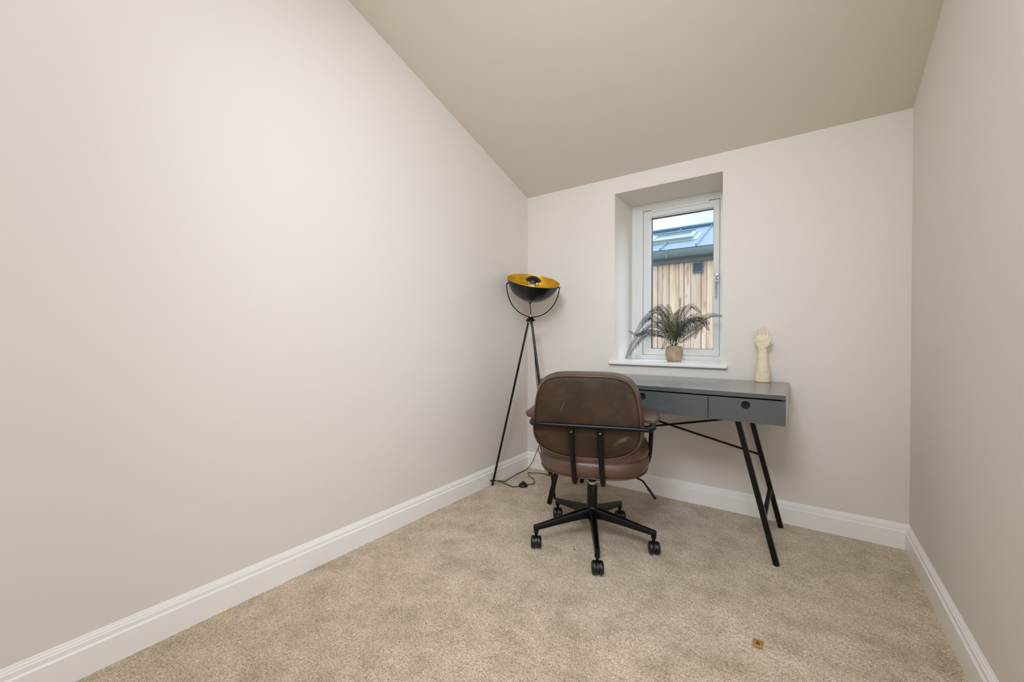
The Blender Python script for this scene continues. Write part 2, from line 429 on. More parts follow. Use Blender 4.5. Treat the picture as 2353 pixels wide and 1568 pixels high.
# roof window
sx0, sx1, sy0, sy1 = -.045, .578, 3.283, 3.655
m = MB()
def rrect(a0, a1, b0, b1, up): return [rp(a0, b0, up), rp(a1, b0, up), rp(a1, b1, up), rp(a0, b1, up)]
m.loft([rrect(sx0 - .06, sx1 + .06, sy0 - .02, sy1 + .02, .004), rrect(sx0, sx1, sy0, sy1, .012), rrect(sx0, sx1, sy0, sy1, .055), rrect(sx0 + .07, sx1 - .06, sy0 + .075, sy1 - .045, .055), rrect(sx0 + .07, sx1 - .06, sy0 + .075, sy1 - .045, .035)], cap=False)
rw = m.build('roof_window', M['rooflight'], ob, False, .002)
m = MB(); m.loft([rrect(sx0 + .07, sx1 - .06, sy0 + .075, sy1 - .045, .036), rrect(sx0 + .07, sx1 - .06, sy0 + .075, sy1 - .045, .040)]); m.build('roof_window_glass', M['roofglass'], rw, False)
m = MB(); m.loft([rrect(sx0 + .01, sx1 - .02, sy1 - .02, sy1 + .008, .056), rrect(sx0 + .01, sx1 - .02, sy1 - .02, sy1 + .008, .068)]); m.build('roof_window_hood', M['zinc_dark'], rw, False, .002)
# louvred vent
m = MB(); vx0, vx1, vz0, vz1 = .640, .766, 1.892 + .3, 2.026 + .3
vf = frame_mb(vx0, vx1, vz0, vz1, .014, .014, .014, .014, -.022, .0).build('vent_grille', M['vent'], ob, False, .002)
m.box((vx0 + .005, -.004, vz0 + .005), (vx1 - .005, 0, vz1 - .005))
m.build('vent_backing', M['fascia_dark'], vf, False)
for i in range(4):
    z = vz0 + .017 + i * .027
    m = MB(); m.loft([[(xx, -.020, z), (xx, -.005, z + .020), (xx, -.003, z + .018), (xx, -.018, z - .002)] for xx in (vx0 + .013, vx1 - .013)])
    m.build('louvre', M['vent'], vf, False)
m = MB(); m.box((-3, DEEP, -.36), (5, 3.3, -.3)); o = m.build('ground_outside', M['ground'], None, False); struct(o)

# ------------------------------------------------------------------ writing desk
CX = 1.127; DW = .635; DY0, DY1 = -.64, -.02; DZ = .797
desk = thing('writing_desk', 'long grey desk with three drawers and splayed black metal legs under the window', 'desk', (CX, -.31, 0))
def dl(x, y, z): return (x - CX, y + .31, z)
X0, X1 = .509, 1.7635
m = MB(); m.box(dl(X0, DY0, .7745), dl(X1, -.127, DZ)); m.build('desk_top', M['desk'], desk, False, .0015)
for a, b in ((X0, 1.2525), (1.2555, X1)):
    m = MB(); m.box(dl(a, -.1245, .7745), dl(b, DY1, DZ)); m.build('rear_flap', M['desk'], desk, False, .0015)
m = MB()
m.box(dl(X0, DY0 + .0185, .661), dl(X0 + .016, DY1, .7745)); m.box(dl(X1 - .016, DY0 + .0185, .661), dl(X1, DY1, .7745))
m.box(dl(X0 + .016, DY1 - .014, .661), dl(X1 - .016, DY1, .7745)); m.box(dl(X0 + .016, DY0 + .0185, .661), dl(X1 - .016, DY1 - .014, .673))
m.box(dl(X0 + .016, -.135, .673), dl(X1 - .016, -.118, .7735))
m.build('carcass', M['desk'], desk, False, .001)
def drawer(a, b, hx, hz):
    z0, z1 = .660, .7685; y0, y1 = DY0, DY0 + .018
    m = MB(); n = 40; r = .0185
    cx, cz = hx, hz
    circ = []; outer = []
    for k in range(n):
        t = 2 * PI * (k + .5) / n; c, s_ = math.cos(t), math.sin(t)
        circ.append((cx + r * c, cz + r * s_))
        # ray to the rectangle's edge
        ts = []
        if c > 1e-9: ts.append((b - cx) / c)
        if c < -1e-9: ts.append((a - cx) / c)
        if s_ > 1e-9: ts.append((z1 - cz) / s_)
        if s_ < -1e-9: ts.append((z0 - cz) / s_)
        q = min(ts); outer.append([cx + q * c, cz + q * s_])
    for corner in ((a, z0), (b, z0), (b, z1), (a, z1)):   # snap nearest rim point to each corner
        i = min(range(n), key=lambda i_: (outer[i_][0] - corner[0]) ** 2 + (outer[i_][1] - corner[1]) ** 2); outer[i] = list(corner)
    R = lambda pts, y: [dl(p[0], y, p[1]) for p in pts]
    m.loft([R(outer, y0), R(circ, y0), R(circ, y1), R(outer, y1)], cap=False, close=True)
    d = m.build('drawer', M['desk'], desk, False)
    m = MB(); m.box(dl(a + .02, y1 + .022, z0 + .016), dl(b - .02, y1 + .026, z1 - .006)); m.box(dl(hx - .03, y1 + .0005, hz - .024), dl(hx + .03, y1 + .003, hz + .024))
    m.build('hole_shade_plate', M['hole'], d, False)  # black plates put the drawer's inner shade into their colour
drawer(X0, .8165, .662, .739)
drawer(.8195, 1.4515, 1.136, .739)
drawer(1.4545, X1, 1.610, .739)
def legx(z, s): return s * (.603 - .162 * z / .654)
for s in (-1, 1):
    for y in (-.55, -.09):
        m = MB(); m.bar((legx(.661, s), y + .31, .661), (legx(.0, s), y + .31, .0), .024, .024, (0, 1, 0))
        m.build('leg', M['black_metal'], desk, False, .001)
    m = MB(); m.bar((legx(.205, s), -.55 + .32, .205), (legx(.205, s), -.09 + .30, .205), .020, .020); m.build('side_stretcher', M['black_metal'], desk, False, .001)
    m = MB(); m.bar((legx(.642, s), -.55 + .3, .644), (legx(.642, s), -.09 + .32, .644), .024, .020); m.build('top_rail', M['black_metal'], desk, False, .001)
    yb = -.09 + .31 + s * .0065
    m = MB(); m.tube([(s * .500, yb, .385), (0, yb, .4945), (-s * .455, yb, .597)], .0062, 10); m.build('cross_brace', M['black_metal'], desk)
    m = MB(); m.lathe([(.0, 0), (.011, 0), (.011, .013), (0, .013)], 16, (s * .508, .22 - .0065, .384), (0, 1, 0)); m.build('brace_lug', M['black_metal'], desk)

# ------------------------------------------------------------------ office chair
A = math.radians(20)
ch = thing('office_chair', 'brown leather swivel chair with black metal arms drawn up to the desk', 'chair', (.937, -.82, 0), A)
# star base
star = thing('star_base', '', '', (0, 0, 0)); del star['label']; del star['category']
bpy.data.objects.remove(star)
m = MB(); m.lathe([(.0, .108), (.022, .108), (.030, .118), (.034, .150), (.034, .172), (.029, .180), (.027, .182), (.0, .182)], 28)
hub = m.build('base_hub', M['black_metal'], ch)
angs = [math.radians(a) - A for a in (-61.5, 10, 83.5, 155, 229)]
for i, a in enumerate(angs):
    d = V((math.cos(a), math.sin(a), 0)); p = V((-d.y, d.x, 0)); rings = []
    for r, w0, zt, zb in ((.020, .020, .173, .118), (.06, .0185, .166, .120), (.16, .0155, .143, .108), (.285, .0120, .115, .089), (.310, .0115, .111, .087), (.316, .008, .107, .088)):
        ring = []
        for (u, v_) in ((-1, 0), (-1, .62), (-.72, .9), (-.3, 1), (.3, 1), (.72, .9), (1, .62), (1, 0)):
            ring.append(d * r + p * (u * w0) + V((0, 0, zb + (zt - zb) * v_)))
        rings.append(ring)
    m = MB(); m.loft(rings); leg = m.build('base_leg', M['black_metal'], ch, True, 0, 30)
    c = d * .303
    m = MB(); m.lathe([(.0125, .072), (.0125, .092), (.0, .092)], 18, (c.x, c.y, 0)); m.lathe([(.0, .050), (.0075, .050), (.0075, .074), (0, .074)], 14, (c.x, c.y, 0))
    m.build('caster_socket', M['black_metal'], leg)
    # twin wheel caster, its axle lying roughly square to the view
    t = math.radians((12, 22, 40, 18, 28)[i]) - A + math.radians((18, 6, 0, 14, 2)[i])
    ax = V((math.cos(t), math.sin(t), 0)); fw = V((-ax.y, ax.x, 0)); cc = V((c.x, c.y, 0)) - fw * .010 + V((0, 0, .0295))
    for sgn in (-1, 1):
        m = MB(); prof = [(.0, .0045), (.0255, .0045), (.0285, .0065), (.0295, .011), (.0295, .018), (.028, .0225), (.024, .0255), (.016, .0262), (.0145, .0245), (.0, .0245)]
        m.lathe(prof, 32, cc, ax * sgn); m.build('caster_wheel', M['black_plastic'], leg)
    m = MB()
    hood = [[cc + ax * (s * .0043) + fw * (math.cos(q) * .030) + V((0, 0, math.sin(q) * .031)) for s in (-1, 1)] for q in [PI * k / 12 for k in range(13)]]
    inner = [[cc + ax * (s * .0043) + fw * (math.cos(q) * .012) + V((0, 0, math.sin(q) * .012)) for s in (-1, 1)] for q in [PI * k / 12 for k in range(13)]]
    m.loft([[h[0], h[1], n_[1], n_[0]] for h, n_ in zip(hood, inner)]); m.build('caster_hood', M['black_plastic'], leg)
# gas column
m = MB(); m.lathe([(.0, .18), (.0265, .18), (.0265, .286), (.024, .290), (0, .290)], 28); m.build('gas_column', M['black_metal'], ch)
m = MB(); m.lathe([(.0, .288), (.0175, .288), (.0180, .292), (.0180, .303), (.017, .306), (0, .306)], 24); m.build('column_ring', M['ring_plastic'], ch)
m = MB(); m.lathe([(.0, .304), (.021, .304), (.021, .36), (0, .36)], 18); m.box((-.055, -.13, .352), (.055, .12, .392)); m.build('tilt_mechanism', M['black_metal'], ch, False, .004)
m = MB(); m.tube(catmull([(.05, .03, .366), (.14, .03, .352), (.215, .025, .334), (.245, .02, .324), (.258, .018, .312), (.312, .02, .236)], 6), .0048, 10)
m.build('height_lever', M['black_metal'], ch)
m = MB(); m.tube([(.276, .0187, .286), (.312, .02, .236)], .0068, 12); m.build('lever_grip', M['black_plastic'], ch)

def outline(pts, per=5):
    """right half given from top centre to bottom centre -> closed smooth outline"""
    half = [V((x, 0, z)) for x, z in pts]
    full = half + [V((-p.x, 0, p.z)) for p in reversed(half[1:-1])]
    return [(p.x, p.z) for p in catmull(full, per, True)]
def offset(o, d):
    n = len(o); out = []
    for i in range(n):
        a = V((o[i - 1][0], o[i - 1][1])); b = V((o[(i + 1) % n][0], o[(i + 1) % n][1])); t = (b - a).normalized()
        out.append((o[i][0] - t.y * -d * -1 if False else o[i][0] + (-t.y) * d, o[i][1] + t.x * d))
    return out
# backrest
BO = outline([(0, .867), (.10, .866), (.152, .858), (.192, .838), (.216, .802), (.229, .75), (.238, .685), (.241, .63), (.236, .585), (.212, .544), (.158, .512), (.08, .497), (0, .494)])
CB = V((-.013, 0, 0)); zc = .68
area = sum(BO[i][0] * BO[(i + 1) % len(BO)][1] - BO[(i + 1) % len(BO)][0] * BO[i][1] for i in range(len(BO)))
SG = -1 if area > 0 else 1     # makes positive offset grow the outline
def by(z): return -.252 + .0  # rear face plane
def scaled(o, k, c=(0, .68)): return [(c[0] + (x - c[0]) * k, c[1] + (z - c[1]) * k) for x, z in o]
def ring3(o, y): return [(x + CB.x, y, z) for x, z in o]
rings = []
for k, dy in ((.03, -.010), (.35, -.0095), (.65, -.008), (.85, -.0055), (.95, -.003), (.975, -.0012), (.988, .0025)):
    rings.append(ring3(scaled(BO, k), by(0) + dy))
for d, y in ((.001, -.2475), (.0055, -.243), (.011, -.222), (.0165, -.200), (.018, -.182), (.0165, -.174)):
    rings.append(ring3(offset(BO, SG * d), y))
OF = offset(BO, SG * .0165)
for k, y in ((.985, -.168), (.93, -.157), (.8, -.148), (.55, -.142), (.03, -.140)):
    rings.append(ring3(scaled(OF, k), y))
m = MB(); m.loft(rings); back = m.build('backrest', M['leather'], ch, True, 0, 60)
back.data.materials.append(M['leather_lit'])
for pl in back.data.polygons:      # boxing and front: same hide, its highlight put into a lighter colour
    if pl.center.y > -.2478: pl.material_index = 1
m = MB(); m.tube(ring3(offset(BO, SG * .0025), -.2500), .0032, 8, True); m.build('rear_piping', M['piping'], back)
m = MB(); m.tube(ring3(offset(BO, SG * .0175), -.176), .0032, 8, True); m.build('front_piping', M['piping'], back)
# seat cushion
SO = [(p.x, p.z) for p in catmull([V((x, 0, y)) for x, y in ((0, -.243), (.08, -.238), (.15, -.215), (.212, -.165), (.25, -.09), (.264, 0), (.264, .10), (.25, .19), (.205, .24), (.1, .258), (0, .26),
                                                      (-.1, .258), (-.205, .24), (-.25, .19), (-.264, .10), (-.264, 0), (-.25, -.09), (-.212, -.165), (-.15, -.215), (-.08, -.238))], 5, True)]
area = sum(SO[i][0] * SO[(i + 1) % len(SO)][1] - SO[(i + 1) % len(SO)][0] * SO[i][1] for i in range(len(SO)))
S2 = -1 if area > 0 else 1
CS = .006
def ringz(o, z): return [(x + CS, y, z) for x, y in o]
sc2 = lambda o, k: [(x * k, y * k) for x, y in o]
rings = [ringz(sc2(SO, .03), .392), ringz(sc2(SO, .6), .392), ringz(sc2(SO, .95), .394), ringz(offset(SO, -S2 * .002), .399)]
for d, z in ((.002, .405), (.008, .42), (.011, .437), (.009, .455), (.003, .468), (.0, .4705), (.004, .474), (.009, .485), (.010, .497), (.006, .508)):
    rings.append(ringz(offset(SO, S2 * d), z))
for k, z in ((.97, .516), (.9, .524), (.75, .530), (.5, .532), (.03, .533)): rings.append(ringz(sc2(SO, k), z))
m = MB(); m.loft(rings); seat = m.build('seat', M['leather_lit'], ch, True, 0, 60)
m = MB(); m.tube(ringz(offset(SO, S2 * .001), .399), .0038, 8, True); m.build('lower_piping', M['piping'], seat)
m = MB(); m.tube(ringz(offset(SO, S2 * .001), .4715), .0036, 8, True); m.build('middle_piping', M['piping'], seat)
# tubular arm frame: one tube from under the seat, up, along under the pad and round behind the back
def armpath(s):
    return [(s * .14, .035, .382), (s * .220, .03, .384), (s * .256, .02, .405), (s * .273, .008, .455), (s * .279, .002, .53), (s * .282, -.002, .605), (s * .2825, -.012, .632), (s * .281, -.04, .6455), (s * .280, -.10, .647), (s * .278, -.215, .647), (s * .274, -.252, .647), (s * .259, -.278, .647), (s * .228, -.2865, .647)]
pth = armpath(1) + [(.1, -.287, .647), (0, -.287, .647), (-.1, -.287, .647)] + list(reversed(armpath(-1)))
m = MB(); m.tube([p + V((.008, 0, 0)) for p in catmull(pth, 6)], .0108, 14); m.build('arm_frame', M['black_metal'], ch)
# flat uprights behind the back
for xx in (-.070, .058):
    m = MB(); pt = catmull([(xx - .003, -.287, .640), (xx - .001, -.283, .56), (xx + .004, -.279, .47), (xx + .008, -.275, .415), (xx + .009, -.266, .393), (xx + .009, -.245, .380), (xx + .006, -.18, .372), (xx, -.08, .372)], 6)
    m.tube(pt, .0125, 14); up = m.build('back_upright', M['black_metal'], ch)
    m = MB(); m.lathe([(0, 0), (.004, 0), (.0035, .0025), (0, .003)], 12, (xx - .002, -.298, .622), (0, -1, 0)); m.build('screw', M['chrome'], up)
# arm pads
for s in (-1, 1):
    cx = s * .2760
    def sec(hw, zt, zb, y, tp):
        out = []
        for k in range(28):
            t = 2 * PI * k / 28; c, q = math.cos(t), math.sin(t)
            x_ = math.copysign(abs(c) ** .45, c) * hw; z_ = math.copysign(abs(q) ** .5, q)
            out.append((cx + x_ * (1 - tp * (1 - z_) / 2), y, (zt + zb) / 2 + z_ * (zt - zb) / 2))
        return out
    rings = []
    for y, kk in ((-.180, .55), (-.177, .80), (-.168, .95), (-.150, 1), (-.05, 1.03), (.03, 1.02), (.062, .98), (.075, .85), (.078, .55)):
        rings.append(sec(.043 * kk, .655 + .0315 * kk ** .5 - .004, .655 - .004 * kk + .002, y, .22))
    m = MB(); m.loft(rings); pad = m.build('armrest', M['leather_lit'], ch, True, 0, 60)
    pp = []
    for k in range(48):
        t = 2 * PI * k / 48; c, q = math.cos(t), math.sin(t)
        pp.append((cx + math.copysign(abs(c) ** .4, c) * .0425, -.051 + math.copysign(abs(q) ** .22, q) * .1255, .6745))
    m = MB(); m.tube(pp, .0026, 6, True); m.build('armrest_piping', M['piping'], pad)

# ------------------------------------------------------------------ floor lamp
HUB = V((.247, -.34, 1.168))
lamp = thing('floor_lamp', 'black tripod floor lamp with gold lined bowl shade in the corner', 'lamp', (HUB.x, HUB.y, 0))
L0 = V((HUB.x, HUB.y, 0))
def ll(p): return V(p) - L0
for ft in ((.034, -.508, 0), (.517, -.466, 0), (.250, -.075, 0)):
    f = V(ft); d = (V((f.x, f.y, 0)) - V((HUB.x, HUB.y, 0))).normalized()
    m = MB(); m.tube([ll(HUB + d * .012 + V((0, 0, .004))), ll(f)], .0078, 14)
    m.build('leg', M['black_satin'], lamp)
m = MB(); m.lathe([(.0, -.006), (.030, -.006), (.034, .0), (.033, .004), (.024, .014), (.013, .022), (.011, .027), (.0, .027)], 28, ll(HUB)); m.build('tripod_cap', M['black_satin'], lamp)
m = MB(); m.sphere(ll(HUB + V((.004, -.020, -.014))), .0075, 14); m.build('cap_screw', M['chrome'], lamp)
m = MB(); m.lathe([(0, 0), (.006, 0), (.007, .004), (.005, .010), (0, .011)], 14, ll(HUB + V((0, 0, .026)))); m.build('yoke_screw', M['chrome'], lamp)
PL, PR = V((.098, -.42, 1.439)), V((.441, -.27, 1.396))
C = (PL + PR) / 2; a_ = (PR - PL) / 2; b_ = (HUB + V((0, 0, .026))) - C
pts = [ll(C + a_ * math.cos(t) + b_ * math.sin(t)) for t in [PI * k / 40 for k in range(41)]]
# flat strip yoke
m = MB(); nrm = a_.cross(b_).normalized(); rings = []
for i, p in enumerate(pts):
    t = (pts[min(i + 1, 40)] - pts[max(i - 1, 0)]).normalized(); o = nrm.cross(t)
    rings.append([p + nrm * (.0068 * math.cos(q)) + o * (.0036 * math.sin(q)) for q in [2 * PI * k / 12 for k in range(12)]])
m.loft(rings); m.build('yoke', M['black_satin'], lamp, True, 0, 40)
# bowl shade
RL, RR_ = V((.102, -.42, 1.488)), V((.446, -.27, 1.408))
RC = (RL + RR_) / 2; D = (RR_ - RL).normalized(); Rm = (RR_ - RL).length / 2 * .968
cam_p = V((1.81993, -2.78227, 1.05)); tc = (cam_p - RC).normalized()
e2 = (tc - D * tc.dot(D)).normalized(); e1 = e2.cross(D)
if e1.z < 0: e1 = -e1
ph = math.radians(13.0); N = (e1 * math.cos(ph) + e2 * math.sin(ph)).normalized()
dep = .152
def bowl(r, d, n=18):  # profile of a cap from bottom pole to rim
    R_ = (r * r + d * d) / (2 * d); th = math.asin(min(1, r / R_)); th = th if d <= r else PI - th
    return [(R_ * math.sin(th * k / n), -d + R_ - R_ * math.cos(th * k / n)) for k in range(n + 1)]
out = bowl(Rm, dep); inn = bowl(Rm - .0022, dep - .0022)
shade = MB().lathe(out + [(Rm - .001, .0015)] + list(reversed(inn)), 64, ll(RC), N).build('lamp_shade', M['black_satin'], lamp)
MB().lathe([(max(r - .0004, 0), z + .0004) for r, z in inn] + [(Rm - .0015, .0012)] + [(r - .0010, z + .0010) for r, z in reversed(inn)], 64, ll(RC), N).build('gold_lining', M['gold'], shade)
MB().tube([ll(RC + (D * math.cos(2 * PI * k / 72) + N.cross(D) * math.sin(2 * PI * k / 72)) * (Rm - .0005) + N * .001) for k in range(72)], .0018, 6, True).build('gold_rim', M['gold'], shade)
# pivots, one at each end of the yoke
for P, s in ((PL, -1), (PR, 1)):
    dirn = (C - P).normalized(); q = P - dirn * .006
    inner_pt = P + dirn * (.034 if s < 0 else .010)
    m = MB(); m.tube([ll(P + dirn * .002), ll(inner_pt)], .0055, 12); pv = m.build('pivot', M['black_satin'], lamp)
    m = MB(); m.lathe([(0, 0), (.006, .0), (.0065, .003), (.004, .008), (0, .009)], 14, ll(P - dirn * .001), -dirn); m.build('pivot_nut', M['chrome'], pv)
# bulb, its posts and mushroom reflector
up = (N * .75 + V((0, 0, .66))).normalized()
BC = RC - N * (dep - .004)
m = MB(); m.lathe([(0, 0), (.020, 0), (.020, .034), (.016, .042), (0, .042)], 20, ll(BC), N); m.build('bulb_holder', M['black_satin'], shade)
m = MB(); m.lathe([(.012, .042), (.014, .052), (.026, .075), (.033, .098), (.031, .118), (.020, .134), (.0, .140)], 24, ll(BC), N); m.build('bulb', M['bulb_glass'], shade)
cap = RC + N * .004
m = MB(); m.lathe([(.0, -.006), (.052, -.006), (.058, -.003), (.057, .001), (.045, .016), (.026, .026), (.0, .030)], 32, ll(cap), N); m.build('reflector_cap', M['black_satin'], shade)
for k in range(4):
    t = 2 * PI * (k + .42) / 4; o = (D * math.cos(t) + N.cross(D) * math.sin(t)) * .043
    m = MB(); m.tube([ll(cap + o - N * .004), ll(BC + o * .98 + N * .012)], .0016, 8); m.build('reflector_post', M['black_satin'], shade)
# cable: shade to cap, then hanging beside a leg
SB = RC - N * dep
m = MB(); m.lathe([(.0, .006), (.0085, .004), (.0085, -.012), (.005, -.020), (0, -.020)], 14, ll(SB), N); m.build('shade_boss', M['black_plastic'], shade)
mid = (SB + HUB) / 2
m = MB(); m.tube(catmull([ll(SB - N * .018), ll(SB - N * .018 + V((.004, 0, -.03))), ll(mid + V((.006, -.004, -.02))), ll(HUB + V((.001, -.002, .032)))], 8), .0028, 8)
m.build('shade_cable', M['cord'], lamp)
Z = .0035
cp = [(.252, -.352, 1.158), (.275, -.345, 1.066), (.280, -.335, .912), (.292, -.33, .743), (.270, -.26, .62), (.228, -.15, .54), (.200, -.085, .36), (.160, -.062, .225), (.136, -.058, .178), (.108, -.054, .12), (.080, -.052, .060), (.056, -.060, .022), (.052, -.10, Z + .002), (.048, -.20, Z), (.060, -.34, Z), (.066, -.404, Z), (.052, -.440, Z + .012),
      (.040, -.486, .026), (.028, -.520, .032), (.022, -.498, .032), (.034, -.478, .026), (.056, -.446, .010), (.074, -.434, Z), (.110, -.440, Z), (.150, -.452, Z), (.185, -.452, Z), (.208, -.427, .006)]
m = MB(); m.tube(catmull([ll(p) for p in cp], 8), .0026, 8); cord = m.build('power_cord', M['cord'], lamp)
cp2 = [(.238, -.366, .006), (.255, -.338, Z), (.260, -.312, Z), (.245, -.280, Z), (.205, -.240, Z), (.150, -.200, Z), (.112, -.165, Z), (.106, -.142, Z), (.130, -.130, Z), (.190, -.097, Z), (.230, -.096, Z), (.268, -.108, Z), (.285, -.085, Z), (.240, -.050, .008), (.192, -.045, .022), (.165, -.05, .085), (.150, -.055, .14), (.138, -.058, .178), (.152, -.060, .21), (.185, -.055, .27), (.235, -.030, .345), (.26, -.012, .36)]
m = MB(); m.tube(catmull([ll(p) for p in cp2], 8), .0026, 8); m.build('power_cord', M['cord'], lamp)
fs_c = V((.223, -.397, 0))
m = MB(); m.lathe([(.0, .0), (.030, .0), (.0325, .004), (.0315, .012), (.026, .019), (.014, .022), (.0, .022)], 32, ll(fs_c)); fsw = m.build('foot_switch', M['black_plastic'], lamp)
m = MB(); m.lathe([(.0, .021), (.0115, .021), (.0115, .030), (.009, .034), (0, .035)], 24, ll(fs_c)); m.build('switch_button', M['black_plastic'], fsw)

# ------------------------------------------------------------------ potted fern on the sill
PX, PY, PZ = 1.098, .172, .8827
pf = thing('potted_fern', 'small dark green fern in a round beige pot on the window sill', 'plant', (PX, PY, PZ))
P0 = V((PX, PY, PZ))
m = MB(); m.lathe([(.0, .0), (.040, .0), (.047, .006), (.0535, .022), (.0575, .046), (.0565, .070), (.053, .095), (.0515, .106), (.0475, .106), (.049, .09), (.050, .075), (.0, .075)], 40)
m.build('pot', M['pot'], pf)
m = MB(); m.lathe([(.0, .088), (.0485, .088), (.0485, .092), (.03, .099), (0, .102)], 24); m.build('soil', M['soil'], pf)
FR = [
    ([(1.095, .17, .988), (1.033, .15, 1.066), (.903, .13, 1.073), (.829, .12, .988), (.778, .11, .896)], 0, 1.0),
    ([(1.095, .17, .988), (1.057, .17, 1.081), (.931, .19, 1.135), (.849, .2, 1.067), (.760, .21, 1.097)], 0, .55),
    ([(1.095, .17, .988), (1.06, .19, 1.142), (.968, .2, 1.238), (.878, .19, 1.162), (.818, .17, 1.048)], 0, .8),
    ([(1.095, .17, .988), (1.059, .22, 1.159), (.993, .24, 1.27), (.944, .25, 1.257), (.903, .25, 1.233)], 0, .8),
    ([(1.095, .17, .988), (1.05, .14, 1.096), (.967, .12, 1.188), (.925, .11, 1.173), (.894, .1, 1.146)], 0, .9),
    ([(1.095, .17, .988), (1.105, .13, 1.096), (1.095, .11, 1.169), (1.084, .095, 1.228), (1.075, .085, 1.272)], 1, .85),
    ([(1.095, .17, .988), (1.101, .12, 1.066), (1.1, .09, 1.08), (1.069, .07, 1.022), (1.046, .06, .966)], 1, .6),
    ([(1.095, .17, .988), (1.104, .19, 1.111), (1.108, .22, 1.173), (1.121, .24, 1.234), (1.156, .25, 1.27)], 0, .85),
    ([(1.095, .17, .988), (1.123, .17, 1.126), (1.169, .18, 1.229), (1.208, .19, 1.264), (1.266, .19, 1.215)], 0, .8),
    ([(1.095, .17, .988), (1.142, .14, 1.11), (1.223, .12, 1.181), (1.278, .11, 1.185), (1.332, .1, 1.135)], 0, .85),
    ([(1.095, .17, .988), (1.128, .2, 1.081), (1.216, .22, 1.17), (1.271, .22, 1.16), (1.307, .23, 1.098)], 0, .8),
    ([(1.095, .17, .988), (1.141, .12, 1.08), (1.229, .09, 1.165), (1.263, .08, 1.108), (1.25, .07, 1.04)], 0, .6),
    ([(1.095, .17, .988), (1.143, .17, 1.051), (1.24, .17, 1.13), (1.32, .17, 1.195), (1.401, .18, 1.187)], 0, .7),
    ([(1.095, .17, .988), (1.148, .15, 1.036), (1.205, .14, 1.08), (1.261, .13, 1.117), (1.306, .13, 1.145)], 0, 1.0),
    ([(1.095, .17, .988), (1.041, .23, 1.128), (1.003, .26, 1.208), (.967, .28, 1.252), (.954, .29, 1.278)], 0, .8),
    ([(1.095, .17, .988), (1.038, .22, 1.051), (.963, .24, 1.083), (.878, .26, 1.093), (.8, .27, 1.061)], 0, .9),
    ([(1.095, .17, .988), (1.086, .23, 1.128), (1.084, .26, 1.19), (1.091, .28, 1.228), (1.106, .29, 1.247)], 0, .8),
    ([(1.095, .17, .988), (1.106, .23, 1.082), (1.141, .27, 1.143), (1.17, .28, 1.173), (1.194, .29, 1.164)], 0, .8),
    ([(1.095, .17, .988), (1.082, .13, 1.081), (1.055, .1, 1.14), (1.029, .09, 1.161), (.991, .09, 1.15)], 0, .8),
]
rl = random.Random(21)
for pts, kind, wd in FR:
    base = V(pts[0]) + V((rl.uniform(-.02, .02), rl.uniform(-.02, .02), -.012))
    path = catmull([base] + pts[1:], 9)
    path = [p - P0 for p in path]; n = len(path)
    m = MB(); m.tube(path, [.0021 * (1 - .7 * i / n) for i in range(n)], 6)
    # dense needle leaflets on both sides, sweeping forward
    L = [0]
    for i in range(1, n): L.append(L[-1] + (path[i] - path[i - 1]).length)
    tot = L[-1]; step = .0076; s = tot * .20; i = 0
    while s < tot:
        while i < n - 2 and L[i + 1] < s: i += 1
        t = (path[i + 1] - path[i]).normalized(); p = path[i].lerp(path[i + 1], (s - L[i]) / max(1e-6, L[i + 1] - L[i]))
        side = t.cross(V((.25, -.85, .45))).normalized(); nr = side.cross(t).normalized()
        f = s / tot; ln = .050 * wd * (math.sin(PI * min(1, (f - .14) / .86) ** .8) ** .6 * .9 + .1)
        for sg in (-1, 1):
            d = (side * sg * .80 + t * .60 + nr * rl.uniform(-.15, .15) - V((0, 0, .06))).normalized()
            l_ = ln * rl.uniform(.8, 1.1); w = .0029; q = t * w
            a = p; b = p + d * l_ * .45 + q; c = p + d * l_ - V((0, 0, l_ * .12)); e = p + d * l_ * .45 - q; u_ = nr * .0003
            m.add([a, b, c, e], [(0, 1, 2, 3)])
        s += step
    m.build('frond', M['frond_yellow' if kind else 'frond_dark'], pf, False)

# ------------------------------------------------------------------ ceramic hand
HX, HY = 1.637, -.083
hs = thing('ceramic_hand', 'cream ceramic hand with forearm standing upright on the right of the desk', 'ornament', (HX, HY, DZ + .0005))
def ell(cx, cy, z, rx, ry, n=28): return [(cx + rx * math.cos(2 * PI * k / n), cy + ry * math.sin(2 * PI * k / n), z) for k in range(n)]
m = MB()
m.loft([ell(0, 0, 0, .0455, .036), ell(0, 0, .006, .0465, .037), ell(0, 0, .03, .0450, .036), ell(.0005, 0, .08, .0385, .032), ell(.001, 0, .13, .0325, .028), ell(.001, 0, .165, .0285, .025), ell(.0, 0, .190, .0262, .022), ell(-.002, -.001, .205, .0280, .0205), ell(-.004, -.002, .222, .0350, .0195), ell(-.005, -.003, .240, .0395, .0185), ell(-.005, -.003, .258, .0405, .0165), ell(-.004, -.002, .270, .0390, .0140), ell(-.004, -.002, .276, .0360, .010)])
# fingers: little, ring, middle, index (left to right)
for x, ztop, r, lean in ((-.0350, .3110, .0083, -.003), (-.0148, .3265, .0090, -.001), (.0062, .3335, .0092, .0015), (.0268, .3225, .0085, .0035)):
    m.tube([(x, -.002, .262), (x + lean * .4, -.0025, .288), (x + lean * .8, -.004, ztop - .012), (x + lean, -.006, ztop)], [r * 1.12, r * 1.03, r * .96, r * .80], 16)
# thumb leaves the side of the palm low down
m.tube([(.016, -.006, .212), (.030, -.009, .232), (.0405, -.011, .252), (.0450, -.012, .268), (.0465, -.012, .276)], [.0150, .0140, .0110, .0092, .0070], 16)
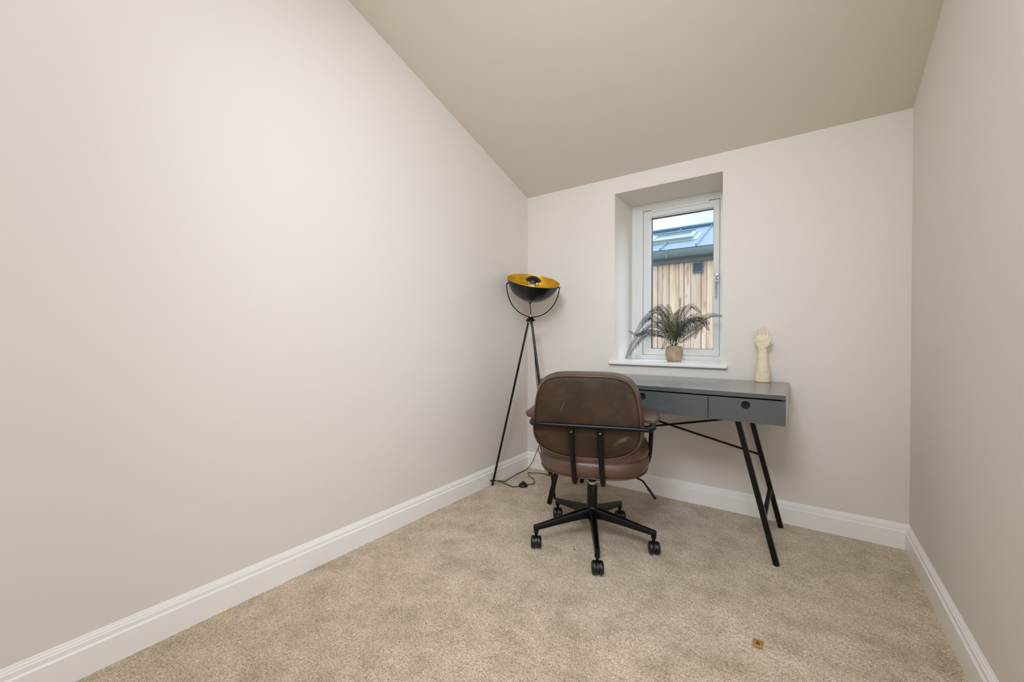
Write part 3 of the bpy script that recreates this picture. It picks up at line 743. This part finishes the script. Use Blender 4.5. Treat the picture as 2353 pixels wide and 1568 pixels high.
# the fleshy heel of the palm
m.sphere((-.005, -.0085, .249), .033, 20, (1, .42, 1))
o = m.build('hand_form', M['ceramic'], hs)
r = o.modifiers.new('remesh', 'REMESH'); r.mode = 'VOXEL'; r.voxel_size = .0017; r.use_smooth_shade = True
s_ = o.modifiers.new('smooth', 'SMOOTH'); s_.factor = .5; s_.iterations = 5
o.scale = (.88, .90, .932)

# ------------------------------------------------------------------ bits on the carpet
tg = thing('card_tag', 'tiny brown square card tag with a padlock print lying on the carpet', 'tag', (1.7025, -1.163, .0008), math.radians(2))
hw_ = .0148; hh_ = .0212
m = MB(); rings = []
bend = lambda x, y: .0022 * math.cos(y * 60) + .0006
m.loft([[(x, y, bend(x, y) + dz) for y in (-hh_, -hh_ / 2, 0, hh_ / 2, hh_)] + [(x, y, bend(x, y) + dz - .0006) for y in (hh_, hh_ / 2, 0, -hh_ / 2, -hh_)] for x, dz in ((-hw_, 0), (hw_, 0))])
m.build('card', M['kraft'], tg, False)
m = MB(); zz = .0032
m.box((-.0055, -.0075, zz - .0006), (.0055, .0008, zz))
arch = [(-.0044, .0005), (-.0044, .004), (-.0036, .0068), (-.0018, .0086), (0, .0092), (.0018, .0086), (.0036, .0068), (.0044, .004), (.0044, .0005)]
m.tube([(x, y, zz - .0003) for x, y in arch], .0009, 6)
m.build('padlock_print', M['ink'], tg, False)
for i, (x, y, r_, lb) in enumerate(((.463, -.825, .0028, 'speck of black grit on the carpet left of the chair base'),
                                (.907, -.965, .0034, 'speck of black grit on the carpet beneath the front of the chair base'))):
    m = MB(); m.sphere((0, 0, .0012), r_, 8, (1, .7, .6)); o = m.build('grit_speck', M['crumb'], None)
    o.location = (x, y, 0); o['label'] = lb; o['category'] = 'debris'; o['group'] = 'specks on the carpet'

# ------------------------------------------------------------------ light
def light(name, typ, loc_, energy, color, **kw):
    d = bpy.data.lights.new(name, typ); d.energy = energy; d.color = color
    for k, v in kw.items(): setattr(d, k, v)
    o = bpy.data.objects.new(name, d); COL.objects.link(o); o.location = loc_; return o
DAY = (.94, 1.0, 1.15)
def panel(name, loc_, tgt, energy, sx, sy, spread=180):
    o = light(name, 'AREA', loc_, energy, DAY, shape='RECTANGLE', size=sx, size_y=sy, spread=math.radians(spread))
    o.rotation_euler = (V(tgt) - V(loc_)).to_track_quat('-Z', 'Y').to_euler()
# unseen panels: right-wall daylight inferred from the shading, plus added ceiling and forward fills
panel('side_window_daylight', (2.24, -1.95, 1.1), (0, -1.95, 1.1), 6.1, .9, 1.2)
panel('side_door_daylight', (2.24, -2.7, 1.3), (0, -2.7, 1.3), 12.2, .9, 1.6)
panel('ceiling_bounce_fill', (1.1, -2.3, 2.82), (1.1, -2.3, 0), 13.5, .9, .9)  # unseen panel, added in place of light bounced off the ceiling
panel('forward_fill', (1.6, -3.0, 2.3), (.7, 0, 1.0), 12.2, .6, .6, 100)  # unseen flash-like fill, added to brighten the back wall
s = light('sun', 'SUN', (0, -4, 8), 1.0, (1.0, .97, .93), angle=math.radians(16))
s.rotation_euler = (math.radians(38), 0, math.radians(14))

s = light('bright_sky_over_the_roofs', 'SUN', (3, 6, 8), 3.2, (.76, .91, 1.16), angle=math.radians(56))
s.rotation_euler = V((.52, .66, .54)).to_track_quat('Z', 'Y').to_euler()
w = bpy.data.worlds.new('sky'); sc.world = w; w.use_nodes = True; nt = w.node_tree; nt.nodes.clear()
o_ = nt.nodes.new('ShaderNodeOutputWorld'); bg = nt.nodes.new('ShaderNodeBackground'); tcw = nt.nodes.new('ShaderNodeTexCoord')
nz = nt.nodes.new('ShaderNodeTexNoise'); nz.inputs['Scale'].default_value = 3.2; nz.inputs['Detail'].default_value = 6
rp_ = nt.nodes.new('ShaderNodeValToRGB'); rp_.color_ramp.elements[0].position = .40; rp_.color_ramp.elements[0].color = (.68, .77, .86, 1)
rp_.color_ramp.elements[1].position = .56; rp_.color_ramp.elements[1].color = (.90, .96, 1.0, 1)
nt.links.new(tcw.outputs['Generated'], nz.inputs['Vector']); nt.links.new(nz.outputs['Fac'], rp_.inputs['Fac'])
sx_ = nt.nodes.new('ShaderNodeSeparateXYZ'); nt.links.new(tcw.outputs['Generated'], sx_.inputs[0])
mr = nt.nodes.new('ShaderNodeMapRange'); mr.inputs['From Min'].default_value = .2; mr.inputs['From Max'].default_value = 1.0
mr.inputs['To Min'].default_value = 1.25; mr.inputs['To Max'].default_value = 3.0
nt.links.new(sx_.outputs['Z'], mr.inputs['Value']); nt.links.new(mr.outputs[0], bg.inputs['Strength'])
nt.links.new(rp_.outputs['Color'], bg.inputs['Color'])
nt.links.new(bg.outputs[0], o_.inputs['Surface'])

# ------------------------------------------------------------------ camera
cd = bpy.data.cameras.new('camera'); cd.sensor_width = 36; cd.lens = 939.13 / 2353 * 36; cd.clip_start = .02
cam = bpy.data.objects.new('camera', cd); COL.objects.link(cam)
cam.location = (1.81993, -2.78227, 1.05)
yaw, pitch, roll = math.radians(35.3788), math.radians(-.53625), math.radians(.01856)
fwd = V((-math.sin(yaw) * math.cos(pitch), math.cos(yaw) * math.cos(pitch), math.sin(pitch)))
right = V((math.cos(yaw), math.sin(yaw), 0)); upv = right.cross(fwd)
r2 = right * math.cos(roll) + upv * math.sin(roll); u2 = -right * math.sin(roll) + upv * math.cos(roll)
cam.rotation_euler = Matrix((r2, u2, -fwd)).transposed().to_euler()
sc.camera = cam

sc.view_settings.view_transform = 'Standard'; sc.view_settings.look = 'None'
sc.view_settings.exposure = 0.0; sc.view_settings.gamma = 1.0; sc.view_settings.use_curve_mapping = False
sc.cycles.max_bounces = 10; sc.cycles.diffuse_bounces = 6; sc.cycles.transparent_max_bounces = 12
sc.cycles.use_denoising = True; sc.cycles.caustics_reflective = False; sc.cycles.caustics_refractive = False
sc.cycles.sample_clamp_indirect = 6.0
